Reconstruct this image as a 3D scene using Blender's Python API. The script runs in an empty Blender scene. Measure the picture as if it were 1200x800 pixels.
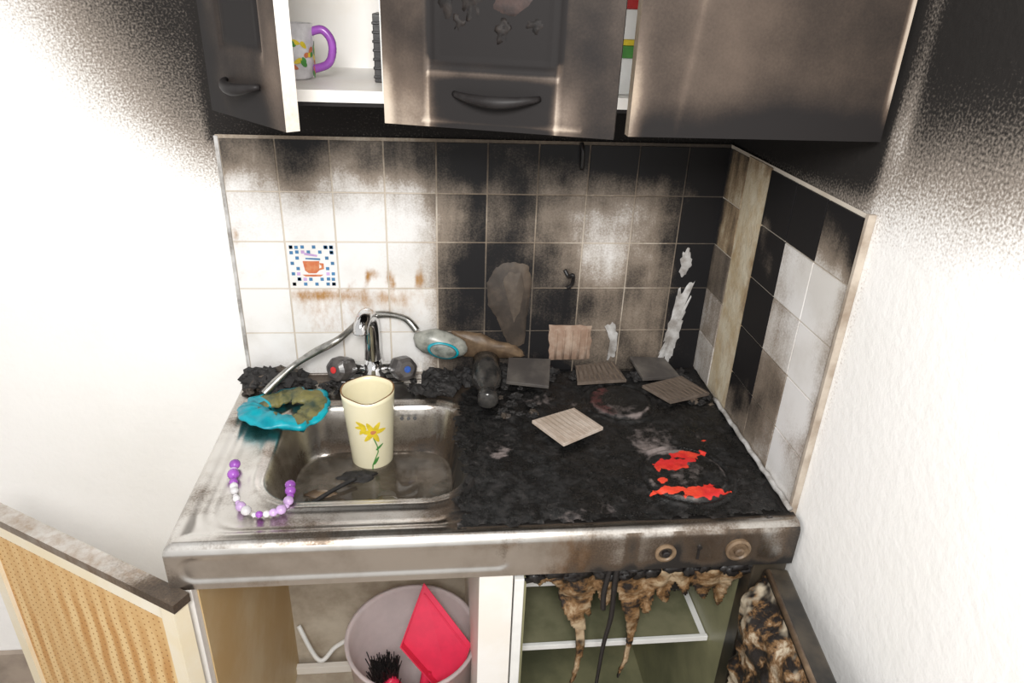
import bpy, bmesh, random
from math import *
from mathutils import Vector, Matrix, noise
random.seed(7)
S=bpy.context.scene
S.view_settings.view_transform='Standard'

# ------------------------------------------------------------------ helpers
def sst(a,b,x):
    t=(x-a)/(b-a); t=max(0.,min(1.,t)); return t*t*(3-2*t)
def g(x,y,cx,cy,sx,sy): return exp(-((x-cx)/sx)**2-((y-cy)/sy)**2)
def nz(x,y,z=0,s=1.0,o=4): return noise.fractal((x*s,y*s,z*s),1.0,2.0,o)

def obj(name,verts,faces,mats,fm=None,smooth=False,parent=None,burn=None,bevel=0,solid=0,sub=0):
    me=bpy.data.meshes.new(name); me.from_pydata([tuple(v) for v in verts],[],faces)
    if not isinstance(mats,(list,tuple)): mats=[mats]
    for m in mats: me.materials.append(m)
    if fm: me.polygons.foreach_set('material_index',fm)
    if smooth: me.polygons.foreach_set('use_smooth',[True]*len(me.polygons))
    if burn:
        a=me.color_attributes.new('burn','FLOAT_COLOR','POINT')
        buf=[]
        for b in burn: buf+= [b[0],b[1],b[2],1.0]
        a.data.foreach_set('color',buf)
    me.update()
    o=bpy.data.objects.new(name,me); S.collection.objects.link(o)
    if parent: o.parent=parent
    if solid:
        m=o.modifiers.new('s','SOLIDIFY'); m.thickness=solid; m.offset=0
    if bevel:
        m=o.modifiers.new('b','BEVEL'); m.width=bevel; m.segments=2; m.limit_method='ANGLE'
    if sub:
        m=o.modifiers.new('u','SUBSURF'); m.levels=sub; m.render_levels=sub
    return o
def empty(name):
    o=bpy.data.objects.new(name,None); S.collection.objects.link(o); o.empty_display_size=.05; return o

class B:
    """mesh accumulator"""
    def __init__(s): s.v=[];s.f=[];s.m=[];s.b=[]
    def add(s,vs,fs,mi=0,burn=(0,0,0)):
        n=len(s.v); s.v+= [tuple(v) for v in vs]; s.f+=[tuple(i+n for i in f) for f in fs]; s.m+=[mi]*len(fs)
        s.b+=[burn]*len(vs) if isinstance(burn,tuple) else burn
    def box(s,a,b,mi=0,M=None,burn=(0,0,0)):
        x0,y0,z0=a;x1,y1,z1=b
        vs=[Vector(p) for p in [(x0,y0,z0),(x1,y0,z0),(x1,y1,z0),(x0,y1,z0),(x0,y0,z1),(x1,y0,z1),(x1,y1,z1),(x0,y1,z1)]]
        if M: vs=[M@v for v in vs]
        s.add(vs,[(0,3,2,1),(4,5,6,7),(0,1,5,4),(1,2,6,5),(2,3,7,6),(3,0,4,7)],mi,burn)
    def lathe(s,prof,M=None,mi=0,n=32,cap=(True,True),wob=None):
        vs=[]
        for k,(r,z) in enumerate(prof):
            for i in range(n):
                t=2*pi*i/n
                rr=r*(1+(wob(t,z) if wob else 0))
                vs.append(Vector((rr*cos(t),rr*sin(t),z)))
        if M: vs=[M@v for v in vs]
        fs=[]
        for k in range(len(prof)-1):
            for i in range(n):
                j=(i+1)%n
                fs.append((k*n+i,k*n+j,(k+1)*n+j,(k+1)*n+i))
        if cap[0]: fs.append(tuple(range(n-1,-1,-1)))
        if cap[1]: fs.append(tuple((len(prof)-1)*n+i for i in range(n)))
        s.add(vs,fs,mi)
    def tube(s,pts,r,mi=0,n=12,rf=None):
        P=[Vector(p) for p in pts]
        vs=[];up=Vector((0.13,0.2,1)).normalized()
        for i,p in enumerate(P):
            d=(P[min(i+1,len(P)-1)]-P[max(i-1,0)]).normalized()
            a=d.cross(up)
            if a.length<.05: a=d.cross(Vector((1,0,0)))
            a.normalize(); b=a.cross(d).normalized()
            rr=rf(i/(len(P)-1)) if rf else r
            for k in range(n):
                t=2*pi*k/n
                vs.append(p+a*cos(t)*rr+b*sin(t)*rr)
        fs=[(i*n+k,i*n+(k+1)%n,(i+1)*n+(k+1)%n,(i+1)*n+k) for i in range(len(P)-1) for k in range(n)]
        fs.append(tuple(range(n-1,-1,-1)));fs.append(tuple((len(P)-1)*n+k for k in range(n)))
        s.add(vs,fs,mi)
    def blob(s,c,r,mi=0,seed=0,amp=.35,n=10,M=None,freq=1.6):
        vs=[];fs=[]
        for i in range(n+1):
            ph=pi*i/n
            for k in range(n*2):
                t=pi*k/n
                d=Vector((sin(ph)*cos(t),sin(ph)*sin(t),cos(ph)))
                q=1+amp*noise.fractal(d*freq+Vector((seed*3.1,seed*1.7,seed)),1,2,3)
                v=Vector((d.x*r[0]*q,d.y*r[1]*q,d.z*r[2]*q))
                if M: v=M@v
                vs.append(v+Vector(c))
        N=n*2
        for i in range(n):
            for k in range(N):
                fs.append((i*N+k,(i+1)*N+k,(i+1)*N+(k+1)%N,i*N+(k+1)%N))
        s.add(vs,fs,mi)
    def make(s,name,mats,**k):
        useb=k.pop('useburn',False)
        return obj(name,s.v,s.f,mats,fm=s.m,burn=s.b if useb else None,**k)

def spline(pts,n=8):
    P=[Vector(p) for p in pts]; out=[]
    for i in range(len(P)-1):
        p0=P[max(i-1,0)];p1=P[i];p2=P[i+1];p3=P[min(i+2,len(P)-1)]
        for k in range(n):
            t=k/n
            out.append(.5*((2*p1)+(p2-p0)*t+(2*p0-5*p1+4*p2-p3)*t*t+(3*p1-p0-3*p2+p3)*t**3))
    out.append(P[-1]); return out

def grid(name,u0,u1,v0,v1,st,fn,mats,burnf=None,maskf=None,smooth=True,parent=None,solid=0):
    nu=max(1,int(round((u1-u0)/st)));nv=max(1,int(round((v1-v0)/st)))
    vs=[];bs=[]
    for j in range(nv+1):
        for i in range(nu+1):
            u=u0+(u1-u0)*i/nu;v=v0+(v1-v0)*j/nv
            p=fn(u,v);vs.append(p)
            if burnf: bs.append(burnf(u,v))
    fs=[]
    for j in range(nv):
        for i in range(nu):
            if maskf:
                u=u0+(u1-u0)*(i+.5)/nu;v=v0+(v1-v0)*(j+.5)/nv
                if not maskf(u,v): continue
            a=j*(nu+1)+i
            fs.append((a,a+1,a+nu+2,a+nu+1))
    used=sorted({i for f in fs for i in f}); mp={o:n for n,o in enumerate(used)}
    vs=[vs[i] for i in used]; bs=[bs[i] for i in used] if burnf else None
    fs=[tuple(mp[i] for i in f) for f in fs]
    return obj(name,vs,fs,mats,smooth=smooth,burn=bs,parent=parent,solid=solid)

# ------------------------------------------------------------------ materials
class N:
    def __init__(s,name):
        s.m=bpy.data.materials.new(name);s.m.use_nodes=True;s.t=s.m.node_tree;s.n=s.t.nodes
        s.bs=s.n['Principled BSDF'];s.co=s.n.new('ShaderNodeTexCoord').outputs['Object']
    def link(s,a,b): s.t.links.new(a,b)
    def put(s,sock,v):
        if hasattr(v,'is_linked') or hasattr(v,'links'): s.link(v,sock)
        elif isinstance(v,(tuple,list)): sock.default_value=(*v[:3],1) if len(sock.default_value)==4 else v
        else: sock.default_value=v
    def noise(s,scale,detail=6,rough=.6,dist=0,vec=None):
        n=s.n.new('ShaderNodeTexNoise');n.inputs['Scale'].default_value=scale;n.inputs['Detail'].default_value=detail
        n.inputs['Roughness'].default_value=rough;n.inputs['Distortion'].default_value=dist
        s.link(vec or s.co,n.inputs['Vector']);return n.outputs['Fac']
    def scaled(s,sc):
        n=s.n.new('ShaderNodeMapping');n.inputs['Scale'].default_value=sc;s.link(s.co,n.inputs['Vector']);return n.outputs[0]
    def math(s,op,a,b=0,c=None,clamp=False):
        n=s.n.new('ShaderNodeMath');n.operation=op;n.use_clamp=clamp
        s.put(n.inputs[0],a);s.put(n.inputs[1],b)
        if c is not None: s.put(n.inputs[2],c)
        return n.outputs[0]
    def mr(s,v,a,b,c=0,d=1,smooth=True):
        n=s.n.new('ShaderNodeMapRange');n.interpolation_type='SMOOTHSTEP' if smooth else 'LINEAR'
        s.put(n.inputs[0],v)
        for i,x in enumerate((a,b,c,d)): n.inputs[i+1].default_value=x
        return n.outputs[0]
    def mix(s,f,a,b):
        n=s.n.new('ShaderNodeMix');n.data_type='RGBA'
        s.put(n.inputs[0],f);s.put(n.inputs[6],a);s.put(n.inputs[7],b);return n.outputs[2]
    def burn(s):
        a=s.n.new('ShaderNodeAttribute');a.attribute_name='burn'
        q=s.n.new('ShaderNodeSeparateColor');s.link(a.outputs['Color'],q.inputs[0]);return q.outputs
    def bump(s,h,st,d=.002):
        n=s.n.new('ShaderNodeBump');n.inputs['Strength'].default_value=st;n.inputs['Distance'].default_value=d
        s.link(h,n.inputs['Height']);s.link(n.outputs[0],s.bs.inputs['Normal'])
    def fin(s,col,rough,metal=0,**k):
        s.put(s.bs.inputs['Base Color'],col);s.put(s.bs.inputs['Roughness'],rough);s.put(s.bs.inputs['Metallic'],metal)
        for kk,v in k.items(): s.put(s.bs.inputs[kk.replace('_',' ')],v)
        return s.m

def plain(name,col,rough=.5,metal=0,var=.15,scale=30,bump=0,col2=None,**k):
    n=N(name);f=n.noise(scale)
    c2=col2 or tuple(max(0,c*(1-var*2.2)) for c in col)
    c=n.mix(n.mr(f,.35,.7),col,c2)
    if bump: n.bump(f,bump)
    return n.fin(c,rough,metal,**k)

def burnmat(name,base,base2=None,tan=(.42,.33,.24),black=(.02,.018,.018),stain=(.45,.22,.05),rough=.35,metal=0,
            big=14,fine=240,kb=.55,kf=.25,lo=.18,hi=.85,bump=0,sootrough=.7,bumpscale=60,b2s=6,streak=0,spec=None):
    n=N(name);r,gg,bb=n.burn()
    nb=n.noise(big,8,.62);nf=n.noise(fine,2,.5)
    v=n.math('ADD',r,n.math('MULTIPLY',n.math('SUBTRACT',nb,.5),kb))
    v=n.math('ADD',v,n.math('MULTIPLY',n.math('SUBTRACT',nf,.5),n.math('MULTIPLY',n.mr(r,0,.3,.4,1.),kf)))
    if streak:
        ns=n.noise(1,4,.6,vec=n.scaled((45,45,6)))
        v=n.math('ADD',v,n.math('MULTIPLY',n.math('SUBTRACT',ns,.5),n.math('MULTIPLY',n.mr(r,.05,.4),streak)))
    f1=n.mr(v,lo,lo+(hi-lo)*.55);f2=n.mr(v,lo+(hi-lo)*.25,hi)
    b=n.mix(n.mr(n.noise(b2s),.4,.65),base,base2 or base)
    gs=n.math('ADD',gg,n.math('MULTIPLY',n.math('SUBTRACT',n.noise(1,6,.7,vec=n.scaled((38,38,22))),.5),1.0))
    b=n.mix(n.mr(gs,.35,.95),b,stain)
    c=n.mix(f1,b,tan);c=n.mix(f2,c,black)
    ro=n.math('ADD',n.math('MULTIPLY',f2,sootrough-rough),rough)
    me=n.math('MULTIPLY',n.math('SUBTRACT',1,f2),metal) if metal else 0
    if bump: n.bump(n.noise(bumpscale,6,.6),bump,.004)
    if spec is not None: n.put(n.bs.inputs['Specular IOR Level'],n.mr(f2,0,1,.5,spec))
    return n.fin(c,ro,me)

m_plaster=burnmat('sooty_plaster',(.92,.91,.895),(.90,.89,.87),tan=(.36,.31,.265),black=(.022,.020,.019),rough=.85,big=5,fine=280,kb=.26,kf=.80,lo=.12,hi=1.0,bump=.35,sootrough=.95,bumpscale=55,spec=.12)
m_tile=burnmat('glazed_tile',(.82,.81,.80),(.71,.69,.66),tan=(.31,.25,.195),black=(.010,.0095,.0105),stain=(.36,.17,.03),rough=.2,sootrough=.5,big=10,fine=300,kb=.50,kf=.28,lo=.12,hi=1.0,streak=.30,spec=.25)
m_grout=burnmat('tile_grout',(.62,.56,.48),(.52,.45,.37),tan=(.30,.24,.18),black=(.07,.058,.048),rough=.9,sootrough=.9,lo=.35,hi=1.2)
m_cream=burnmat('tile_adhesive',(.62,.56,.43),(.50,.41,.27),tan=(.34,.24,.14),stain=(.38,.24,.10),rough=.9,big=16,lo=.10,hi=.95,kb=.9,bump=.6,streak=.8,b2s=14)
m_steel=burnmat('stainless_steel',(.70,.68,.65),(.52,.49,.45),tan=(.18,.135,.10),black=(.012,.010,.009),stain=(.33,.21,.12),rough=.28,metal=1,sootrough=.6,big=20,fine=300,kb=.6,kf=.3,lo=.15,hi=.9,bump=.06,bumpscale=12)
m_door=burnmat('scorched_cabinet_front',(.54,.46,.38),(.44,.35,.26),tan=(.125,.088,.064),black=(.019,.0172,.0172),stain=(.32,.16,.07),rough=.55,sootrough=.6,big=5,fine=330,kb=.42,kf=.10,lo=.1,hi=1.0,spec=.10)
m_carc=burnmat('white_melamine',(.84,.82,.79),(.80,.76,.70),stain=(.6,.42,.2),rough=.4,sootrough=.6,kb=.2,kf=.1)
m_yellow=plain('heat_yellowed_board',(.56,.38,.17),.5,col2=(.66,.53,.33),scale=4)
m_cream2=plain('cream_paint',(.80,.70,.50),.45,col2=(.84,.79,.68),scale=6)
m_trim=plain('dull_trim',(.50,.44,.37),.7,col2=(.25,.19,.14),scale=14)
m_chrome=plain('chrome',(.78,.78,.78),.08,1,var=.1)
m_hose=plain('braided_metal',(.46,.45,.42),.32,1,var=.25,scale=60)
m_black=plain('burnt_black_plastic',(.018,.016,.016),.4,var=.2,scale=80,bump=.3)
m_char=plain('charcoal',(.011,.010,.010),.7,col2=(.03,.027,.026),scale=90,bump=.8)
m_red=plain('red_plastic',(.78,.03,.09),.35,var=.05)
m_redcap=plain('red_marker',(.6,.03,.03),.4)
m_blue=plain('blue_marker',(.03,.12,.5),.4)
m_teal=plain('melted_teal_plastic',(.0,.24,.32),.35,col2=(.0,.40,.48),scale=22,bump=.4)
m_olive=plain('scorched_teal_plastic',(.20,.18,.06),.5,col2=(.035,.055,.035),scale=34,bump=.5)
m_cup=plain('cream_ceramic',(.84,.78,.57),.25,col2=(.80,.73,.49),scale=8)
m_cupedge=plain('scorched_cup_rim',(.24,.12,.04),.6)
m_ye=plain('yellow_print',(.85,.65,.04),.4)
m_gr=plain('green_print',(.08,.30,.06),.4)
m_or=plain('orange_print',(.55,.14,.05),.4,col2=(.62,.26,.12),scale=80)
m_purple=plain('purple_glaze',(.36,.10,.50),.25)
m_lilac=plain('lilac_bead',(.62,.42,.72),.25)
m_bwhite=plain('pearl_bead',(.78,.76,.78),.25)
m_white=plain('white_plastic',(.80,.80,.78),.4,var=.03)
m_tilesb=plain('blue_glaze',(.07,.23,.44),.3)
m_floor=plain('brown_floor',(.40,.33,.27),.5,scale=12)
m_bin=plain('frosted_plastic',(.86,.76,.76),.35,var=.04,Transmission_Weight=.45,IOR=1.1)
m_brown=plain('melted_brown_plastic',(.09,.058,.036),.45,col2=(.22,.15,.09),scale=25,bump=.5)
m_smear=plain('sooty_brown_smear',(.040,.031,.025),.65,col2=(.11,.082,.06),scale=18,bump=.4)
m_gyp=plain('bare_gypsum',(.56,.55,.54),.9,col2=(.24,.22,.20),scale=30,bump=.3)
m_tan=plain('ribbed_adhesive',(.29,.19,.135),.85,col2=(.42,.32,.25),scale=40,bump=.4)
m_fridge=plain('fridge_liner',(.27,.26,.15),.35,col2=(.13,.135,.08),scale=5)
m_darkdoor=plain('charred_fridge_door',(.013,.012,.011),.35,col2=(.06,.048,.034),scale=14)
m_duct=plain('dusty_wall',(.56,.50,.41),.9,col2=(.36,.30,.23),scale=10)

# ------------------------------------------------------------------ room
def wb(x,z):
    v=(x+.10)+(z-1.42)*.75
    s=.95*sst(-.25,.23,v)*sst(1.14,1.46,z)
    if x>-.02: s=max(s,1.05*sst(1.34,1.41,z))
    s=max(s,.15*sst(1.45,1.7,z)*sst(-.9,-.2,x))
    return (s*1.0,.0,0)
grid('wall_back',-2.0,1.0,0,2.4,.02,lambda x,z:(x,0,z),m_plaster,wb)
def wr(y,z):
    v=z-1.48+.22*(y+.6)
    s=1.15*sst(-.19,.17,v)
    s-= .38*exp(-((y+.512)/.020)**2)*sst(1.44,1.52,z)
    s+=.55*sst(-.505,-.47,y)*sst(1.36,1.46,z)
    s=max(s,.25*exp(-((y+.52)/.015)**2)*sst(.9,1.1,z)*(1-sst(1.3,1.42,z)))
    return (max(0,s),0,0)
grid('wall_right',-2.6,0,0,2.4,.02,lambda y,z:(1.0,y,z),m_plaster,wr)
b=B();b.box((-2.0,-2.6,-.05),(1.0,0,0));b.make('floor',m_floor)
b=B();b.box((-2.0,-.015,0),(-.0,-.001,.10));b.make('baseboard_back',m_floor)

# ------------------------------------------------------------------ back tiles
T=[[.60,.78,.58,.66,.92,.92,.94,1.0,1.1,1.2],
   [.18,.14,.12,.22,.56,.78,.54,.42,.62,1.1],
   [.12,.0,.08,.22,.95,1.15,.66,.44,.56,1.2],
   [.04,.05,.06,.08,.95,1.15,.92,.62,.58,1.1],
   [.08,.14,.12,.14,.72,1.05,1.0,.70,.66,1.0],
   [.45,.5,.45,.5,.8,.95,.95,.85,.8,.9]]
ST=[[.1,.1,.1,.1,.3,.2,0,0,0,0],[.1,.05,.05,.1,.45,.3,.1,.1,.1,0],[.35,.0,.22,.35,.3,0,.1,.1,.1,0],[.1,.50,.45,.42,.3,0,.1,.2,.2,0],[.05,.08,.08,.1,.5,.1,.3,.3,.3,.1],[0]*10]
Z0=1.397;X0=.009
rnd=random.Random(3)
def tsamp(c,r,A):
    c=max(0,min(9,c));r=max(0,min(5,r));i=int(c);j=int(r);i2=min(9,i+1);j2=min(5,j+1);fc=c-i;fr=r-j
    return (A[j][i]*(1-fc)+A[j][i2]*fc)*(1-fr)+(A[j2][i]*(1-fc)+A[j2][i2]*fc)*fr
tiles=B()
def tile(Bd,O,ux,uz,nrm,w,h,bf,mi=0,n=8,th=.007):
    vs=[];bb=[]
    for j in range(n+1):
        for i in range(n+1):
            a=i/n;c=j/n
            p=O+ux*(w*a)+uz*(h*c)+nrm*th
            vs.append(p);bb.append(bf(a,c))
    fs=[(j*(n+1)+i,j*(n+1)+i+1,(j+1)*(n+1)+i+1,(j+1)*(n+1)+i) for j in range(n) for i in range(n)]
    ring=[i for i in range(n+1)]+[ (j)*(n+1)+n for j in range(1,n+1)]+[n*(n+1)+i for i in range(n-1,-1,-1)]+[j*(n+1) for j in range(n-1,0,-1)]
    base=len(vs);cc=O+ux*(w/2)+uz*(h/2)
    for k in ring:
        p=vs[k]-nrm*th; d=p-cc; vs.append(cc+d*1.012)
        bb.append(bb[k])
    m=len(ring)
    for k in range(m): fs.append((ring[k],base+k,base+(k+1)%m,ring[(k+1)%m]))
    Bd.add(vs,fs,mi,bb)
gp=.0035
for r in range(6):
    for c in range(10):
        x0=X0+.1*c+gp/2; w=.1-gp
        if c==9: w=.089-gp
        ztop=Z0-.1*r-gp/2; h=.1-gp
        if r==5: h=ztop-.90
        jit=rnd.uniform(-.04,.04)
        def bf(a,q,c=c,r=r,w=w,h=h,jit=jit,x0=x0,ztop=ztop):
            cc=c+(a-.5);rr=r+(.5-q);x=x0+a*w;z=ztop-h+q*h
            s=.75*tsamp(cc,rr,T)+.25*T[r][c]+jit*(1 if c>3 else .4)
            s+=.26*nz(x,z,3,8,3)*sst(2.5,4.5,cc)+.12*nz(x,z,3,12,3)*(r==0)
            if r==0: s+=.34*(q-.35)
            if r==1 and c==3: s+=.2*sst(.5,1,a)*q
            if r in(1,2) and c==4: s+=.22*sst(.3,.9,a)
            if r==3 and c==3: s-=.1
            st=.5*tsamp(cc,rr,ST)+.5*ST[r][c]
            if 1.0<cc<4.6: st+=.9*max(0,nz(x,.3*z,8,55,2))*exp(-((z-1.115)/.030)**2)
            st+=.45*g(x,z,.17,1.083,.07,.012)+.30*g(x,z,.30,1.075,.06,.016)+.6*g(x,z,.018,1.21,.010,.02)
            if 4<=c<=5 and r==1: st+=.25
            if r==2 and c==1: s=0.0;st=0
            return (s,st,0)
        tile(tiles,Vector((x0,-.002,ztop-h)),Vector((1,0,0)),Vector((0,0,1)),Vector((0,-1,0)),w,h,bf,n=12)
bk=empty('tiled_backsplash')
tiles.make('tiles',m_tile,parent=bk,useburn=True)
grid('grout_bed',0.004,.999,.885,1.402,.02,lambda x,z:(x,-.0065,z),m_grout,lambda x,z:(tsamp((x-X0)/.1-.5,(Z0-z)/.1-.5,T),0,0),parent=bk)
b=B();b.box((.002,-.0095,.89),(.009,-.0005,1.40));b.make('edge_trim',m_gyp,parent=bk)
# decorative tile print
b=B();tx=X0+.1;tz=Z0-.3
def q(x0,z0,x1,z1,mi): b.add([(tx+x0,-.0097,tz+z0),(tx+x1,-.0097,tz+z0),(tx+x1,-.0097,tz+z1),(tx+x0,-.0097,tz+z1)],[(0,1,2,3)],mi)
s_=.0068
for k in range(8):
    for ly in range(2):
        if (k+ly)%2==0 or rnd.random()<.12:
            p=.007+k*.0112; o_=.007+ly*.0105
            mi=0 if rnd.random()<.85 else 1
            q(p,o_,p+s_,o_+s_,mi);q(p,.1-o_-s_,p+s_,.1-o_,mi);q(o_,p,o_+s_,p+s_,mi);q(.1-o_-s_,p,.1-o_,p+s_,mi)
def poly(pts,mi):
    b.add([(tx+x,-.0098,tz+z) for x,z in pts],[tuple(range(len(pts)))],mi)
poly([(.031,.060),(.064,.060),(.062,.040),(.056,.034),(.041,.034),(.034,.040)],2)
poly([(.028,.031),(.070,.031),(.064,.027),(.034,.027)],2)
poly([(.064,.056),(.072,.055),(.072,.043),(.061,.040),(.062,.044),(.067,.046),(.067,.051),(.064,.052)],2)
poly([(.035,.073),(.06,.069),(.061,.073),(.036,.078)],1)
poly([(.037,.064),(.066,.062),(.066,.066),(.037,.067)],0)
b.make('decorative_print',[m_tilesb,m_lilac,m_or],parent=bk)

# wall damage on the back wall
b=B()
def patch(Bd,outline,y,mi,th=.004,seed=0,rough=.10):
    n=len(outline);cx=sum(p[0] for p in outline)/n;cz=sum(p[1] for p in outline)/n
    P=[]
    for i in range(n):
        a=outline[i];c=outline[(i+1)%n]
        for k in range(7):
            t=k/7;x=a[0]+(c[0]-a[0])*t;z=a[1]+(c[1]-a[1])*t
            w=1+rough*noise.noise((x*90+seed,z*90,seed))
            P.append((cx+(x-cx)*w,cz+(z-cz)*w))
    m=len(P);vs=[(x,y,z) for x,z in P]+[(cx+(x-cx)*.86,y-th,cz+(z-cz)*.9) for x,z in P]+[(cx,y-th*1.1,cz)]
    fs=[(i,(i+1)%m,m+(i+1)%m,m+i) for i in range(m)]+[(m+i,m+(i+1)%m,2*m) for i in range(m)]
    Bd.add(vs,fs,mi)
patch(b,[(.515,1.06),(.512,1.11),(.53,1.145),(.565,1.158),(.60,1.145),(.607,1.10),(.60,1.03),(.598,.965),(.57,.955),(.55,.99),(.535,1.03)],-.0095,0,.005,1,.06)
patch(b,[(.545,1.115),(.555,1.135),(.585,1.135),(.592,1.10),(.585,1.05),(.572,1.02),(.56,1.06)],-.0140,5,.003,8,.1)
patch(b,[(.436,1.0),(.50,.995),(.535,.975),(.58,.965),(.60,.937),(.54,.935),(.46,.94)],-.0095,4,.012,2)
patch(b,[(.925,1.185),(.940,1.19),(.948,1.15),(.937,1.12),(.925,1.13)],-.0095,1,.002,3,.5)
patch(b,[(.928,1.10),(.958,1.105),(.952,1.03),(.942,.96),(.93,.915),(.90,.91),(.91,.95),(.92,1.02)],-.0095,1,.002,4,.45)
patch(b,[(.772,1.01),(.79,1.015),(.806,.99),(.802,.94),(.785,.92),(.79,.97),(.78,.995)],-.0095,1,.002,5,.5)
patch(b,[(.65,1.012),(.745,1.008),(.748,.925),(.655,.925)],-.0095,2,.004,6)
for k in range(5): b.box((.665+.017*k,-.0155,.93),(.670+.017*k,-.012,1.0),2)
b.tube(spline([(.675,-.012,1.14),(.683,-.02,1.128),(.690,-.03,1.135),(.692,-.02,1.112),(.684,-.015,1.10)],5),.004,3)
b.tube(spline([(.690,-.012,1.40),(.692,-.02,1.385),(.694,-.015,1.35)],5),.004,3)
b.make('wall_scorch_residue',[m_smear,m_gyp,m_tan,m_black,m_brown,plain('bared_smear',(.08,.062,.048),.7,col2=(.14,.11,.085),scale=25)],smooth=True,parent=bk)

# ------------------------------------------------------------------ right tiles
RT=[[1.1,.35,1.15,1.08,.95],[.95,.28,1.1,.24,.20],[.7,.3,1.15,.46,.16],[.45,.3,1.10,.58,.16],[.35,.25,.85,.62,.20]]
rt=empty('tiled_side_splashback');tiles=B()
for r in range(5):
    for m in range(5):
        ztop=Z0-.1*r-gp/2;h=.1-gp
        if r==4: h=ztop-.905
        y0=-.1*m-gp/2;jit=rnd.uniform(-.03,.03)
        cream=(m==1) or (m==0 and r in(0,1))
        def bf(a,q_,r=r,m=m,jit=jit,y0=y0):
            s=RT[r][m]+jit
            if m==0: s=max(s,.9*sst(.5,.0,a)*(1 if r<3 else .5))
            if m==0 and r<2: s=.50+.6*sst(.35,.0,a)
            if r==0: s+=.40*(q_-.45)
            if m==3 and r==0: s+=.1
            if m==4 and r==0: s-=.45*(1-q_)
            if m>=3: s+=.22*nz(y0-.1*a,q_*.1-r*.1,6,9,3)+.25*sst(.75,1.0,a)*(m==4)
            if m==2 and r==4: s-=.5*(.6-q_)
            if m==2: s+=.35*nz(y0-.1*a,q_*.1-r*.1,9,12,3)
            if m==1: s=.05+.30*sst(.6,1,a)*max(0,.5+nz(q_*2+r*2,a,1,1.5))+ (.35*sst(.4,1,q_) if r==0 else 0)
            return (s,.50 if m==1 else .15,0)
        tile(tiles,Vector((.998 if not cream else 1.0,y0,ztop-h)),Vector((0,-1,0)),Vector((0,0,1)),Vector((-1,0,0)),.1-(0 if m==1 else gp),h+(gp if m==1 else 0),bf,1 if cream else 0,th=.007 if not cream else .0080)
tiles.make('tiles',[m_tile,m_cream],parent=rt,useburn=True)
grid('grout_bed',-.505,-.004,.885,1.402,.02,lambda y,z:(.9937,y,z),m_grout,lambda y,z:(.15,0,0),parent=rt)
b=B();b.box((.988,-.511,.885),(.9995,-.5045,1.404));b.make('edge_trim',m_trim,parent=rt)
b=B();P=[(.986,-.16-.0186*k,.908+.002*sin(k*2.3)) for k in range(20)];b.tube(P,.0045,0,8);b.make('caulk_strip',m_gyp,smooth=True,parent=rt)

# ------------------------------------------------------------------ worktop with sink
def sdr(x,y,cx,cy,hx,hy,r):
    dx=abs(x-cx)-hx+r;dy=abs(y-cy)-hy+r
    return hypot(max(dx,0),max(dy,0))+min(max(dx,dy),0)-r
SK=(.285,-.290,.175,.150,.075)
def wz(x,y):
    z=.90
    de=min(x,1-x,y+.54)
    z-=.004*sst(.018,.034,de)
    z-=.008*(1-sst(0,.007,de))
    sd=sdr(x,y,*SK)
    z-=.105*sst(.0,-.032,sd)+.004*sst(-.03,-.16,sd)
    z+=.0035*exp(-((sd-.016)/.007)**2)*(1 if x<.5 else 0)
    s2=sdr(x,y,.25,-.28,.215,.235,.06)
    z+=.0022*exp(-((s2)/.006)**2)
    s3=sdr(x,y,.25,-.28,.20,.22,.055)
    z+=.0015*exp(-((s3)/.004)**2)
    return z
def hobedge(y):
    return .465+.03*sin((y+.1)*9)-.035*sst(-.36,-.5,y)+.02*nz(y,3,1,30,3)+.028*max(0,nz(y,5,1,90,2))*sst(-.42,-.36,y)*sst(-.12,-.2,y)
def wburn_refl(x,y):
    s=.95*sst(-.05,.015,x-hobedge(y)+.02*nz(x,y,0,30))*(.25+.75*sst(-.527,-.515,y))
    s=max(s,.8*g(x,y,.03,-.01,.10,.07),.65*g(x,y,.2,-.02,.2,.05),.6*g(x,y,.43,-.10,.08,.08))
    sd=sdr(x,y,*SK)
    if sd<-.02: s=max(s,.42+.35*nz(x,y,2,14))  # basin soot raised so its dark brown reflection is painted into the colour
    else: s=max(s,.26+.28*nz(x,y,4,8))
    s=max(s,.25*g(x,y,.5,-.53,.25,.04))
    st=.55*sst(-.02,-.06,sd)+.3*g(x,y,.07,-.2,.06,.1)+.35*g(x,y,.43,-.5,.12,.06)+.25
    return (s,st,0)
wt=empty('stainless_sink_worktop')
grid('worktop_sheet',0,1.0-.006,-.54,-.010,.004,lambda x,y:(x,y,wz(x,y)),m_steel,wburn_refl,parent=wt)
def ff(x,v):
    z=.893-v; y=-.5395-.004*sst(0,.006,v)
    if .02<x<.52:
        s=sdr(x,z,.27,.855,.25,.022,.02); y+=.0025*sst(.004,-.004,s)
    return (x,y,z)
def fb(x,v):
    z=.893-v
    s=.08+.45*sst(.45,.9,x)*(.55+.5*nz(x,z,5,9))+.3*g(x,z,.66,.84,.03,.06)+.45*sst(.95,1.0,x)+.4*g(x,z,.78,.85,.035,.03)+.3*g(x,z,.89,.85,.035,.035)+.55*sst(.84,.815,z)*sst(.55,.75,x)
    s+=.45*max(0,nz(x,.12*z,7,30,3))*sst(.35,.6,x)+.15*sst(.03,.0,x)
    st=.30*sst(.3,.55,x)+.5*g(x,z,.63,.85,.05,.06)+.5*g(x,z,.89,.86,.06,.05)+.45*g(x,z,.12,.825,.12,.012)+.3*g(x,z,.98,.86,.03,.06)+.3*g(x,z,.45,.88,.1,.01)
    return (s,st,0)
grid('front_fascia',0,.994,0,.075,.004,lambda x,v:ff(x,v),m_steel,fb,parent=wt)
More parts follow.
